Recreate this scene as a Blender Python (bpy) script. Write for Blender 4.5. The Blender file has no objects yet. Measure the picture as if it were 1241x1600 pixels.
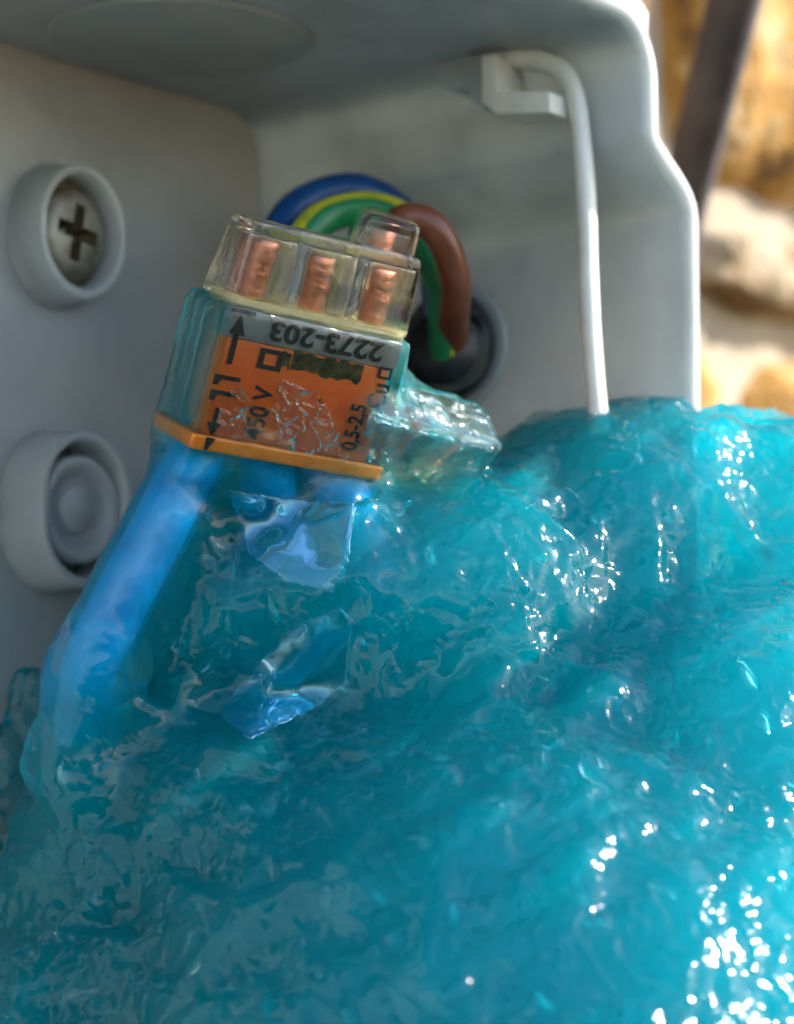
import bpy, bmesh, math, random
import numpy as np
from mathutils import Vector, Matrix

random.seed(4); RNG = np.random.default_rng(7)
S = 0.001                                   # everything below is written in millimetres
scene = bpy.context.scene
COL = scene.collection

# ------------------------------------------------------------------ camera
FOC = 3600.0                                # focal length in pixels of a 1241 x 1600 frame
YAW, PITCH = math.radians(50.0), math.radians(5.5)
FWD = np.array([math.cos(PITCH)*math.sin(YAW), math.cos(PITCH)*math.cos(YAW), math.sin(PITCH)])
RIGHT = np.array([math.cos(YAW), -math.sin(YAW), 0.0])
UP = np.cross(RIGHT, FWD)
def ray(px, py): return RIGHT*(px-620.5)/FOC - UP*(py-800.0)/FOC + FWD
CAM = -ray(405, 185)*178.0                  # the box's inner top right back corner is the world origin
def P(px, py, d): return CAM + ray(px, py)*d
def on_plane(px, py, axis, val):
    r = ray(px, py); t = (val-CAM[axis])/r[axis]
    return CAM + r*t

cd = bpy.data.cameras.new('camera'); cam = bpy.data.objects.new('camera', cd); COL.objects.link(cam)
cd.sensor_fit = 'VERTICAL'; cd.sensor_height = 24.0; cd.lens = FOC/1600.0*24.0
cd.clip_start = 0.005; cd.clip_end = 20.0
cd.dof.use_dof = True; cd.dof.focus_distance = 0.1365; cd.dof.aperture_fstop = cd.lens/2.3
cd.dof.aperture_blades = 0
R3 = Matrix((RIGHT.tolist(), UP.tolist(), (-FWD).tolist())).transposed()
cam.matrix_world = Matrix.Translation(Vector((CAM*S).tolist())) @ R3.to_4x4()
scene.camera = cam

# ------------------------------------------------------------------ sky, sun, exposure
SUN_DIR = Vector((0.57, -0.61, 0.56)).normalized()           # towards the sun
elev = math.asin(SUN_DIR.z); azim = math.atan2(SUN_DIR.x, SUN_DIR.y)
world = bpy.data.worlds.new('World'); scene.world = world; world.use_nodes = True
wn = world.node_tree; bg = wn.nodes['Background']
sky = wn.nodes.new('ShaderNodeTexSky'); sky.sky_type = 'NISHITA'; sky.sun_disc = False
sky.sun_elevation = elev; sky.sun_rotation = azim; sky.air_density = 1.0; sky.dust_density = 0.7
wn.links.new(sky.outputs[0], bg.inputs[0]); bg.inputs[1].default_value = 0.14
sl = bpy.data.lights.new('sun', 'SUN'); sun = bpy.data.objects.new('sun', sl); COL.objects.link(sun)
sl.energy = 3.9; sl.angle = math.radians(0.6); sl.color = (1.0, 0.95, 0.87)
sun.rotation_euler = SUN_DIR.to_track_quat('Z', 'Y').to_euler()
sun.location = (0.2, -0.2, 0.3)
vs = scene.view_settings; vs.view_transform = 'Standard'; vs.look = 'None'; vs.gamma = 1.0
vs.exposure = 1.55; vs.use_curve_mapping = False

c = scene.cycles
c.max_bounces = 14; c.transparent_max_bounces = 24; c.transmission_bounces = 10
c.glossy_bounces = 5; c.diffuse_bounces = 3; c.volume_bounces = 2
c.sample_clamp_indirect = 6.0; c.sample_clamp_direct = 0.0; c.blur_glossy = 0.3
c.use_adaptive_sampling = True; c.adaptive_threshold = 0.03; c.adaptive_min_samples = 16
c.use_denoising = True
try:
    c.denoiser = 'OPENIMAGEDENOISE'; c.denoising_input_passes = 'RGB_ALBEDO_NORMAL'
except Exception: pass

# ------------------------------------------------------------------ materials
class NT:
    def __init__(s, name):
        s.m = bpy.data.materials.new(name); s.m.use_nodes = True
        s.t = s.m.node_tree; s.t.nodes.clear()
        s.out = s.t.nodes.new('ShaderNodeOutputMaterial')
    def n(s, kind, **kw):
        nd = s.t.nodes.new('ShaderNode'+kind)
        for k, v in kw.items():
            if k.startswith('_'): setattr(nd, k[1:], v)
            else: nd.inputs[k.replace('__', ' ')].default_value = v
        return nd
    def l(s, a, b): s.t.links.new(a, b)
    def obj_coord(s): return s.n('TexCoord').outputs['Object']
    def noise(s, scale_mm, detail=3.0, rough=0.5, dist=0.0, vec=None):
        nd = s.n('TexNoise', Scale=1.0/(scale_mm*S), Detail=detail, Roughness=rough, Distortion=dist)
        s.l(vec if vec else s.obj_coord(), nd.inputs['Vector']); return nd.outputs['Fac']
    def ramp(s, fac, stops):
        r = s.n('ValToRGB'); e = r.color_ramp.elements
        while len(e) > 1: e.remove(e[-1])
        e[0].position = stops[0][0]; e[0].color = (*stops[0][1], 1)
        for p, col in stops[1:]:
            x = e.new(p); x.color = (*col, 1)
        s.l(fac, r.inputs[0]); return r.outputs[0]
    def bump(s, height, dist_mm, strength=1.0, normal=None):
        b = s.n('Bump', Strength=strength, Distance=dist_mm*S); s.l(height, b.inputs['Height'])
        if normal: s.l(normal, b.inputs['Normal'])
        return b.outputs[0]

def principled(name, stops, scale_mm=3.0, rough=0.45, spec=0.5, metal=0.0, sss=0.0, sss_r=(1, 1, 1), sss_mm=2.0,
               bump_mm=0.02, bump_scale=0.5, detail=4.0, coat=0.0, rough_var=0.0):
    t = NT(name); p = t.n('BsdfPrincipled'); t.l(p.outputs[0], t.out.inputs['Surface'])
    if len(stops) == 1: p.inputs['Base Color'].default_value = (*stops[0][1], 1)
    else: t.l(t.ramp(t.noise(scale_mm, detail, 0.6), stops), p.inputs['Base Color'])
    p.inputs['Roughness'].default_value = rough; p.inputs['Metallic'].default_value = metal
    p.inputs['Specular IOR Level'].default_value = spec; p.inputs['Coat Weight'].default_value = coat
    p.inputs['Coat Roughness'].default_value = 0.08
    if rough_var:
        mr = t.n('MapRange'); mr.inputs['To Min'].default_value = rough-rough_var; mr.inputs['To Max'].default_value = rough+rough_var
        t.l(t.noise(scale_mm*0.7, 5.0, 0.65), mr.inputs['Value']); t.l(mr.outputs[0], p.inputs['Roughness'])
    if sss:
        p.inputs['Subsurface Weight'].default_value = sss; p.inputs['Subsurface Radius'].default_value = sss_r
        p.inputs['Subsurface Scale'].default_value = sss_mm*S
    if bump_mm: t.l(t.bump(t.noise(bump_scale, 4.0, 0.6), bump_mm), p.inputs['Normal'])
    return t.m

def clear(name, ior=1.45, rough=0.02, refr=0.5, tint=(1, 1, 1), bumps=(), volume=None, haze=None, relief=None, facets=(), gloss=None, mirror=(1, 1, 1)):
    """A clear solid: part of the light bends at the surface, part goes straight through, the rest is mirrored."""
    t = NT(name)
    nrm = None
    rel = None
    if relief:
        rel = t.n('Attribute', _attribute_name=relief).outputs['Fac']
    def scaled(hgt):
        if not rel: return hgt
        mm = t.n('Math', _operation='MULTIPLY'); t.l(hgt, mm.inputs[0]); t.l(rel, mm.inputs[1]); return mm.outputs[0]
    for sc, d, det, dist in bumps:
        nrm = t.bump(scaled(t.noise(sc, det, 0.55, dist)), d, 1.0, nrm)
    for sc, d, wob in facets:                       # broken lumps with creases between them
        nz = t.n('TexNoise', Scale=1.0/(sc*1.3*S), Detail=2.0); co = t.obj_coord(); t.l(co, nz.inputs['Vector'])
        ad = t.n('VectorMath', _operation='MULTIPLY_ADD'); t.l(nz.outputs['Color'], ad.inputs[0]); ad.inputs[1].default_value = (wob*S,)*3; t.l(co, ad.inputs[2])
        vo = t.n('TexVoronoi', Scale=1.0/(sc*S)); vo.feature = 'F1'; t.l(ad.outputs[0], vo.inputs['Vector'])
        nrm = t.bump(scaled(vo.outputs['Distance']), d, 1.0, nrm)
    tr = t.n('BsdfTransparent', Color=(*tint, 1))
    rf = t.n('BsdfRefraction', Color=(*tint, 1), Roughness=rough*0.6, IOR=ior)
    gl = t.n('BsdfGlossy', Color=(*mirror, 1), Roughness=gloss or rough)
    fr = t.n('Fresnel', IOR=ior)
    if nrm:
        for nd in (rf, gl, fr): t.l(nrm, nd.inputs['Normal'])
    m1 = t.n('MixShader', Fac=refr); t.l(tr.outputs[0], m1.inputs[1]); t.l(rf.outputs[0], m1.inputs[2])
    body = m1.outputs[0]
    if haze:
        w, colr = haze
        df = t.n('BsdfDiffuse', Color=(*colr, 1)); m3 = t.n('MixShader', Fac=w)
        t.l(body, m3.inputs[1]); t.l(df.outputs[0], m3.inputs[2]); body = m3.outputs[0]
    m2 = t.n('MixShader'); t.l(fr.outputs[0], m2.inputs[0]); t.l(body, m2.inputs[1]); t.l(gl.outputs[0], m2.inputs[2])
    t.l(m2.outputs[0], t.out.inputs['Surface'])
    if volume:
        (ac, ad), (scol, sd, g) = volume
        va = t.n('VolumeAbsorption', Color=(*ac, 1), Density=ad); vsn = t.n('VolumeScatter', Color=(*scol, 1), Density=sd, Anisotropy=g)
        ad_ = t.n('AddShader'); t.l(va.outputs[0], ad_.inputs[0]); t.l(vsn.outputs[0], ad_.inputs[1])
        t.l(ad_.outputs[0], t.out.inputs['Volume'])
    return t.m

M = {}
M['box'] = principled('grey_plastic', [(0.30, (0.275, 0.295, 0.295)), (0.48, (0.335, 0.36, 0.362)), (0.58, (0.355, 0.38, 0.38)), (0.75, (0.41, 0.425, 0.425))], 11.0, rough=0.36, sss=0.65,
                      sss_r=(1.0, 0.98, 0.93), sss_mm=3.6, bump_mm=0.03, bump_scale=0.45, rough_var=0.2, detail=9.0)
M['knock'] = principled('thin_grey_plastic', [(0.3, (0.26, 0.285, 0.275)), (0.7, (0.31, 0.33, 0.315))], 5.0, rough=0.5)
M['entry'] = principled('grey_plastic_ring', [(0.3, (0.36, 0.375, 0.355)), (0.7, (0.42, 0.435, 0.41))], 5.0, rough=0.5, bump_mm=0.01)
M['screw'] = principled('dirty_zinc', [(0.3, (0.09, 0.075, 0.04)), (0.45, (0.22, 0.21, 0.17)), (0.75, (0.34, 0.335, 0.30))], 2.6, rough=0.45, metal=0.5, bump_mm=0.03, bump_scale=0.6)
M['rust'] = principled('rusty_plug', [(0.3, (0.03, 0.02, 0.01)), (0.6, (0.10, 0.075, 0.035)), (0.8, (0.22, 0.18, 0.10))], 1.2, rough=0.8, bump_mm=0.1)
M['white'] = principled('white_nylon', [(0.3, (0.66, 0.64, 0.56)), (0.7, (0.78, 0.76, 0.68))], 3.0, rough=0.35, bump_mm=0.01)
M['blackrub'] = principled('black_rubber', [(0.4, (0.012, 0.012, 0.014)), (0.7, (0.03, 0.03, 0.032))], 2.0, rough=0.4, bump_mm=0.04)
M['conduit'] = principled('dark_conduit', [(0.35, (0.035, 0.03, 0.034)), (0.7, (0.075, 0.06, 0.065))], 4.0, rough=0.6, bump_mm=0.1, bump_scale=1.5)
M['wblue'] = principled('blue_insulation', [(0.4, (0.002, 0.30, 0.68)), (0.7, (0.002, 0.34, 0.75))], 2.5, rough=0.3, bump_mm=0.01)
M['wdblue'] = principled('dark_blue_insulation', [(0.4, (0.004, 0.06, 0.22)), (0.7, (0.005, 0.075, 0.27))], 2.5, rough=0.35, bump_mm=0.01)
M['wgreen'] = principled('green_insulation', [(0.4, (0.01, 0.17, 0.06)), (0.7, (0.012, 0.22, 0.075))], 2.5, rough=0.35, bump_mm=0.01)
M['wyellow'] = principled('yellow_stripe', [(0.4, (0.50, 0.48, 0.02)), (0.7, (0.58, 0.55, 0.03))], 2.5, rough=0.35, bump_mm=0.01)
M['wbrown'] = principled('brown_insulation', [(0.4, (0.13, 0.038, 0.016)), (0.7, (0.17, 0.052, 0.022))], 2.5, rough=0.35, bump_mm=0.01)
M['copper'] = principled('bare_copper', [(0.3, (0.50, 0.17, 0.09)), (0.7, (0.85, 0.42, 0.28))], 0.5, rough=0.28, metal=0.9, bump_mm=0.10, bump_scale=0.35)
M['orange'] = principled('orange_plastic', [(0.35, (0.92, 0.18, 0.018)), (0.65, (0.96, 0.22, 0.022))], 1.5, rough=0.35, bump_mm=0.012)
M['collar'] = principled('orange_collar', [(0.35, (0.82, 0.20, 0.01)), (0.65, (0.90, 0.26, 0.015))], 1.5, rough=0.35, bump_mm=0.02)
M['greyband'] = principled('grey_insert', [(0.35, (0.22, 0.22, 0.215)), (0.65, (0.36, 0.36, 0.345))], 1.3, rough=0.5, bump_mm=0.02)
M['cream'] = principled('pale_yellow_edge', [(0.35, (0.62, 0.56, 0.22)), (0.65, (0.75, 0.70, 0.40))], 0.8, rough=0.4, bump_mm=0.04)
M['clamp'] = principled('tarnished_clamp', [(0.35, (0.02, 0.022, 0.01)), (0.55, (0.09, 0.085, 0.03)), (0.75, (0.34, 0.16, 0.03))], 0.7, rough=0.5, metal=0.3, bump_mm=0.08, bump_scale=0.3)
M['ink'] = principled('black_ink', [(0.4, (0.012, 0.011, 0.013)), (0.7, (0.02, 0.018, 0.02))], 1.0, rough=0.5, bump_mm=0)
M['clear'] = clear('clear_plastic', 1.49, 0.06, 0.2, (0.985, 0.99, 0.995), bumps=((0.9, 0.035, 1, 0.0),))
M['gel'] = clear('blue_gel', 1.34, 0.012, 0.3, (1, 1, 1), bumps=((0.45, 0.04, 1, 0.0),), relief='relief', gloss=0.11,
                 volume=(((0.0, 0.886, 0.944), 285.0), ((0.0, 0.88, 1.0), 108.0, 0.1)))
M['cap'] = clear('clear_cap_plastic', 1.49, 0.06, 0.6, (0.985, 0.99, 0.995), bumps=((1.1, 0.03, 1, 0.0),))
M['cavity'] = clear('moulded_hollow', 1/1.49, 0.02, 0.35, (1, 1, 1), bumps=((0.7, 0.02, 1, 0.0),))
M['crinkle'] = clear('crinkled_air_film', 0.74, 0.02, 0.2, (1, 1, 1), bumps=((1.1, 0.55, 2, 0.6),))
M['bubble'] = clear('trapped_air', 1/1.38, 0.02, 0.3, (1, 1, 1))
M['lens'] = clear('sky_tinted_air_gap', 0.47, 0.012, 0.15, (1, 1, 1), bumps=((2.4, 0.06, 1, 0.0),), mirror=(0.70, 0.78, 1.0))  # lavender of reflected sky put into the mirror colour, low index strengthens it
M['mortar'] = principled('lime_mortar', [(0.3, (0.30, 0.24, 0.17)), (0.7, (0.44, 0.37, 0.28))], 6.0, rough=0.95, bump_mm=0.6, bump_scale=2.0)
def stone_mat(name, a, b, cc):
    return principled(name, [(0.36, a), (0.5, b), (0.62, cc)], 9.0, rough=0.9, bump_mm=1.6, bump_scale=3.5, detail=9.0)
M['stone1'] = stone_mat('ochre_stone', (0.11, 0.05, 0.012), (0.38, 0.19, 0.03), (0.46, 0.33, 0.17))
M['stone2'] = stone_mat('cream_stone', (0.15, 0.09, 0.035), (0.29, 0.215, 0.13), (0.36, 0.30, 0.215))
M['stone3'] = stone_mat('brown_stone', (0.08, 0.042, 0.016), (0.29, 0.16, 0.05), (0.42, 0.30, 0.15))

# ------------------------------------------------------------------ mesh helpers
def link(name, me, mat, parent=None, smooth=True):
    o = bpy.data.objects.new(name, me); COL.objects.link(o)
    if mat: me.materials.append(mat)
    if smooth: me.polygons.foreach_set('use_smooth', [True]*len(me.polygons))
    if parent: o.parent = parent
    return o
def base(parent):
    b = np.zeros(3)
    while parent: b += np.array(parent.location); parent = parent.parent
    return b
def mesh(name, V, F, mat, parent=None, smooth=True, bevel=0.0, segs=2, autosmooth=None):
    """vertices in world millimetres; stored relative to the parent's place"""
    V = np.asarray(V, float)*S - base(parent)
    me = bpy.data.meshes.new(name); me.from_pydata(V.tolist(), [], [tuple(int(i) for i in f) for f in F]); me.update()
    bm = bmesh.new(); bm.from_mesh(me)
    bmesh.ops.recalc_face_normals(bm, faces=bm.faces[:])
    if bevel: bmesh.ops.bevel(bm, geom=[e for e in bm.edges if e.is_manifold and e.calc_face_angle(0) > 0.5], offset=bevel*S, segments=segs, profile=0.6, affect='EDGES')
    bm.to_mesh(me); bm.free()
    o = link(name, me, mat, parent, smooth)
    if autosmooth:
        for e in me.edges: pass
        me.set_sharp_from_angle(angle=math.radians(autosmooth))
    return o
def thing(name, loc_mm, label, cat, group=None):
    o = bpy.data.objects.new(name, None); COL.objects.link(o); o.empty_display_size = 0.003
    o.location = [float(x)*S for x in loc_mm]; tag(o, label, cat, group); return o
def tag(o, label, cat, group=None, kind=None):
    o['label'] = label; o['category'] = cat
    if group: o['group'] = group
    if kind: o['kind'] = kind
    return o
BOXF = [(0, 1, 2, 3), (7, 6, 5, 4), (0, 4, 5, 1), (1, 5, 6, 2), (2, 6, 7, 3), (3, 7, 4, 0)]
def hexa(b, t): return list(b)+list(t), BOXF          # two quads of four corners
def boxv(x0, x1, y0, y1, z0, z1):
    b = [(x0, y0, z0), (x1, y0, z0), (x1, y1, z0), (x0, y1, z0)]; t = [(x, y, z1) for x, y, _ in b]
    return hexa(b, t)
def catmull(pts, n=8):
    p = np.asarray(pts, float); p = np.vstack([2*p[0]-p[1], p, 2*p[-1]-p[-2]]); out = []
    for i in range(1, len(p)-2):
        for t in np.linspace(0, 1, n, endpoint=False):
            a, b, cc, d = p[i-1], p[i], p[i+1], p[i+2]
            out.append(0.5*((2*b)+(cc-a)*t+(2*a-5*b+4*cc-d)*t*t+(3*b-a-3*cc+d)*t**3))
    out.append(p[-2]); return np.array(out)
def frames(path):
    T = np.gradient(path, axis=0); T /= np.linalg.norm(T, axis=1)[:, None]
    u = np.cross(T[0], [0.3, 0.5, 0.8]); u /= np.linalg.norm(u); U = []
    for t in T:
        u = u-t*(u@t); u /= np.linalg.norm(u); U.append(u)
    U = np.array(U); return T, U, np.cross(T, U)
def tube(path, r, seg=20, caps=True, flat=1.0, a0=0.0, a1=2*math.pi, wob=0.0):
    path = np.asarray(path, float); T, U, W = frames(path); n = len(path)
    r = np.broadcast_to(r, (n,)); full = abs(a1-a0-2*math.pi) < 1e-6
    k = seg if full else seg+1
    A = a0+(a1-a0)*np.arange(k)/seg
    V = []; F = []
    for i in range(n):
        for a in A: V.append(path[i]+(U[i]*math.cos(a)+W[i]*math.sin(a)*flat)*r[i])
    for i in range(n-1):
        for j in range(seg):
            j2 = (j+1) % k
            F.append((i*k+j, i*k+j2, (i+1)*k+j2, (i+1)*k+j))
    if caps and full:
        F.append(tuple(range(k))[::-1]); F.append(tuple((n-1)*k+j for j in range(k)))
    return V, F
def lathe(center, axis, prof, seg=40, ref=(0, 0, 1), squash=None):
    """prof: (radius, height along axis) pairs, first and last may have radius 0"""
    axis = np.asarray(axis, float); axis /= np.linalg.norm(axis)
    u = np.asarray(ref, float)-axis*np.dot(ref, axis); u /= np.linalg.norm(u); w = np.cross(axis, u)
    V = []; F = []; rows = []
    for r, h in prof:
        if r <= 1e-6: rows.append([len(V)]); V.append(np.asarray(center)+axis*h)
        else:
            row = []
            for j in range(seg):
                a = 2*math.pi*j/seg; row.append(len(V)); V.append(np.asarray(center)+axis*h+(u*math.cos(a)+w*math.sin(a)*(squash or 1.0))*r)
            rows.append(row)
    for A, B in zip(rows[:-1], rows[1:]):
        for j in range(seg):
            j2 = (j+1) % seg
            if len(A) == 1: F.append((A[0], B[j], B[j2]))
            elif len(B) == 1: F.append((A[j], A[j2], B[0]))
            else: F.append((A[j], A[j2], B[j2], B[j]))
    return V, F

# noise on numpy arrays
PERM = RNG.permutation(256); PERM = np.concatenate([PERM]*3)
GRAD = RNG.normal(size=(256, 3)); GRAD /= np.linalg.norm(GRAD, axis=1)[:, None]
def perlin(p):
    p = np.asarray(p); i = np.floor(p).astype(int); f = p-i; i &= 255
    w = f*f*f*(f*(f*6-15)+10); tot = 0
    for dx in (0, 1):
        for dy in (0, 1):
            for dz in (0, 1):
                h = PERM[PERM[PERM[(i[:, 0]+dx) & 255]+((i[:, 1]+dy) & 255)]+((i[:, 2]+dz) & 255)]
                g = GRAD[h]; d = g[:, 0]*(f[:, 0]-dx)+g[:, 1]*(f[:, 1]-dy)+g[:, 2]*(f[:, 2]-dz)
                tot = tot+d*np.where(dx, w[:, 0], 1-w[:, 0])*np.where(dy, w[:, 1], 1-w[:, 1])*np.where(dz, w[:, 2], 1-w[:, 2])
    return tot*1.5

# ------------------------------------------------------------------ rough stone wall behind the box
def stone_wall():
    wall = thing('stone_wall', (0, 4, -20), 'rough ochre and cream rubble stone wall in sunlight behind the box', 'wall')
    V, F = boxv(-260, 260, 12, 40, -240, 200); mesh('mortar_bed', V, F, M['mortar'], wall, smooth=False)
    rows = [-230, -178, -120, -68, -2, 10, 78, 140, 196]; k = 0
    for r in range(len(rows)-1):
        z0, z1 = rows[r], rows[r+1]
        x = -255+(r*37) % 30
        cuts = [x]
        while cuts[-1] < 240: cuts.append(cuts[-1]+random.uniform(46, 82))
        if r == 4: cuts = [-250, -190, -130, -62, 10, 58, 74.5, 130, 190, 245]
        if r == 5: cuts = [-245, -170, -120, -50, 16, 71, 118, 180, 240]
        if r == 3: cuts = [-250, -185, -120, -60, 8, 86, 140, 200, 250]
        for x0, x1 in zip(cuts[:-1], cuts[1:]):
            cx, cz = (x0+x1)/2, (z0+z1)/2; hx, hz = (x1-x0)/2-1.6, (z1-z0)/2-1.4
            n = 26; bmV = []; bmF = []
            for j in range(n+1):
                for i in range(n+1):
                    u, v = i/n*2-1, j/n*2-1
                    # squircle with worn corners
                    q = (abs(u)**6+abs(v)**6)**(1/6) if (u or v) else 1; m_ = max(abs(u), abs(v)) or 1
                    sc = m_/q
                    edge = m_; dome = 1-max(0, (edge-0.72)/0.28)**2.2
                    bmV.append([cx+u*sc*hx, 15-9.0*dome, cz+v*sc*hz])
            for j in range(n):
                for i in range(n): bmF.append((j*(n+1)+i, j*(n+1)+i+1, (j+1)*(n+1)+i+1, (j+1)*(n+1)+i))
            A = np.array(bmV); s = k*7.3
            nz = perlin(A/17+s)*3.4+perlin(A/6+s)*2.2+perlin(A/2.8+s)*0.9
            A[:, 1] += nz*np.clip((15-A[:, 1])/4, 0, 1)
            A[:, 0] += perlin(A/14+s+40)*2.2; A[:, 2] += perlin(A/14+s+80)*2.2
            mt = M[('stone1', 'stone2', 'stone3')[k % 3 if r != 4 else (1, 3, 2, 1, 3, 2, 1, 2, 3)[k % 9]-1]]
            if r == 3: mt = M['stone1']
            if r == 5 and x0 in (16, 71): mt = M['stone3' if x0 == 16 else 'stone1']
            if r == 4 and x0 in (10, 58, 74.5): mt = M['stone2']
            me_o = mesh('stone', A, bmF, mt, wall); k += 1
stone_wall()

# ------------------------------------------------------------------ junction box
DEPTH = 36.0; TH = 1.5; RX = 4.7                      # side wall steps out by RX below the corner
def inner_profile():
    """inside outline of the box in X, Z, starting at the top left, clockwise as seen from the front"""
    q = []
    def arc(cx, cz, r, a0, a1, n=6):
        for i in range(n+1):
            a = math.radians(a0+(a1-a0)*i/n); q.append((cx+r*math.cos(a), cz+r*math.sin(a)))
    L, B = -76.0, -84.0
    arc(-3.6, -3.6, 3.6, 90, 0, 9)                       # inner corner seen in the photograph
    for t in np.linspace(0, 1, 13): q.append((RX*(3*t*t-2*t**3)+0.15*t, -7.2-4.8*t))
    for t in np.linspace(0, 1, 13): q.append((RX*(1-(3*t*t-2*t**3)), B+12.0-4.8*t))
    arc(-2.2, B+2.2, 2.2, 0, -90)
    arc(L+2.2, B+2.2, 2.2, 270, 180)
    for t in np.linspace(0, 1, 13): q.append((L-RX*(3*t*t-2*t**3), B+7.2+4.8*t))
    for t in np.linspace(0, 1, 13): q.append((L-RX*(1-(3*t*t-2*t**3)), -12.0+4.8*t))
    arc(L+2.2, -2.2, 2.2, 180, 90)
    return np.array(q)
PROF = inner_profile()
def offset(prof, d):
    nx = np.roll(prof, -1, 0)-np.roll(prof, 1, 0); n = np.stack([-nx[:, 1], nx[:, 0]], 1); n /= np.linalg.norm(n, axis=1)[:, None]
    th = 1+0.9*((prof[:, 1] > -1.0) & (prof[:, 0] < -1.0))          # extra top-wall thickness added to cut the sun's glow through the plastic
    return prof+n*(d*th if d > 1 else np.full(len(prof), d))[:, None]
def junction_box():
    box = thing('junction_box', (-36, 1, -84), 'open pale grey plastic junction box with stepped rim, holding the gel and wires', 'junction box')
    n = len(PROF)
    ring = [(0.0, 0.0), (0.0, 9), (0.0, 18), (0.0, 27), (0.0, DEPTH-0.7), (0.22, DEPTH-0.2), (0.6, DEPTH), (TH-0.55, DEPTH), (TH-0.2, DEPTH-0.2), (TH, DEPTH-0.7), (TH, 18), (TH, -1.2)]
    V = []; F = []
    for off, d in ring:
        o = offset(PROF, off-0.006*0) if off else PROF
        # slight draft: the walls lean out a little towards the opening
        for x, z in o: V.append((x, -d, z))
    for i in range(len(ring)-1):
        for j in range(n): F.append((i*n+j, i*n+(j+1) % n, (i+1)*n+(j+1) % n, (i+1)*n+j))
    mesh('shell', V, F, M['box'], box, autosmooth=50)
    o1 = offset(PROF, 0.5); Vb = [(x, 0.0, z) for x, z in o1]+[(x, 1.0, z) for x, z in o1]
    Fb = [tuple(range(n)), tuple(range(2*n-1, n-1, -1))]+[(j, n+j, n+(j+1) % n, (j+1) % n) for j in range(n)]
    mesh('back_panel', Vb, Fb, M['box'], box, smooth=False)
    # knock-out disc moulded into the top wall
    ctr = (on_plane(75, 60, 2, 0.0)+on_plane(482, 60, 2, 0.0))/2
    V, F = lathe((ctr[0], ctr[1], 0.0), (0, 0, -1), [(0, 0.30), (8.6, 0.30), (8.85, 0.22), (9.0, 0.0), (9.0, -0.5)], 72, ref=(1, 0, 0))
    mesh('knockout', V, F, M['knock'], box)
    # round cable entry in the side wall
    e = on_plane(712, 545, 0, RX)
    V, F = lathe((RX+0.15, e[1], e[2]), (-1, 0, 0), [(3.5, 0.0), (3.5, 0.2), (3.6, 0.28), (4.5, 0.28), (4.65, 0.2), (4.75, 0.0)], 64)
    mesh('cable_entry', V, F, M['entry'], box)
    # screw boss (holds the dirty screw)
    b1 = on_plane(133, 361, 1, -3.0); b1[1] = 0
    V, F = lathe(b1, (0, -1, 0), [(5.3, -0.1), (4.95, 0.35), (4.8, 0.9), (4.75, 2.7), (4.6, 3.0), (4.25, 3.05), (4.02, 2.85), (3.95, 0.6), (0, 0.6)], 64, squash=0.85)
    mesh('screw_boss', V, F, M['box'], box, autosmooth=55)
    # second boss, unused: an oblong collar round a dished plug
    b2 = on_plane(138, 795, 1, -4.0); b2[1] = 0
    def oblong(R, half, seg=48):
        pts = []
        for j in range(seg):
            a = 2*math.pi*j/seg; pts.append((R*math.cos(a), R*math.sin(a)+(half if math.sin(a) >= 0 else -half)))
        return pts
    rows = [(4.75, -0.1), (4.5, 0.4), (4.45, 3.6), (4.3, 3.95), (3.95, 4.0), (3.75, 3.85), (3.7, 0.6)]
    V = []; F = []; sg = 48
    for R_, h in rows:
        for x, z in oblong(R_, 0.95): V.append((b2[0]+0.93*x, -h, b2[2]+z))
    for i in range(len(rows)-1):
        for j in range(sg): F.append((i*sg+j, i*sg+(j+1) % sg, (i+1)*sg+(j+1) % sg, (i+1)*sg+j))
    collar = mesh('blank_boss', V, F, M['box'], box, autosmooth=55)
    V, F = lathe((b2[0], 0, b2[2]), (0, -1, 0), [(3.69, 0.3), (3.69, 3.2), (3.55, 3.45), (3.3, 3.5), (2.9, 3.3), (2.5, 2.75), (1.75, 2.6), (1.6, 3.0), (1.45, 3.15), (0, 3.15)], 56, squash=0.93)
    mesh('plug_dish', V, F, M['box'], collar, autosmooth=55)
    # hook for the strap in the upper corner: a stem from the wall with a C-shaped tongue
    hk = thing_part = None
    def slab(pxpts, d, thick, name, mat):
        """a small plate: outline on a plane facing the viewer's side of the box, given real thickness"""
        pts = [on_plane(x, y, 0, d) for x, y in pxpts]; nn = len(pts)
        V = [tuple(p_) for p_ in pts]+[(p_[0]+thick, p_[1], p_[2]) for p_ in pts]
        F = [tuple(range(nn)), tuple(range(2*nn-1, nn-1, -1))]+[(j, (j+1) % nn, nn+(j+1) % nn, nn+j) for j in range(nn)]
        return mesh(name, V, F, mat, box, bevel=0.18, smooth=True, autosmooth=50)
    slab([(752, 84), (776, 84), (776, 142), (858, 142), (860, 176), (775, 178), (752, 160)], -3.6, 3.2, 'hook', M['white'])
    slab([(682, 84), (735, 82), (735, 138), (700, 142), (682, 130)], -3.0, 3.2, 'hook_stem', M['box'])
    slab([(728, 86), (756, 86), (756, 172), (735, 160)], -3.3, 3.4, 'hook_web', M['box'])
    return b1, e
BOSS, ENTRY = junction_box()

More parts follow.
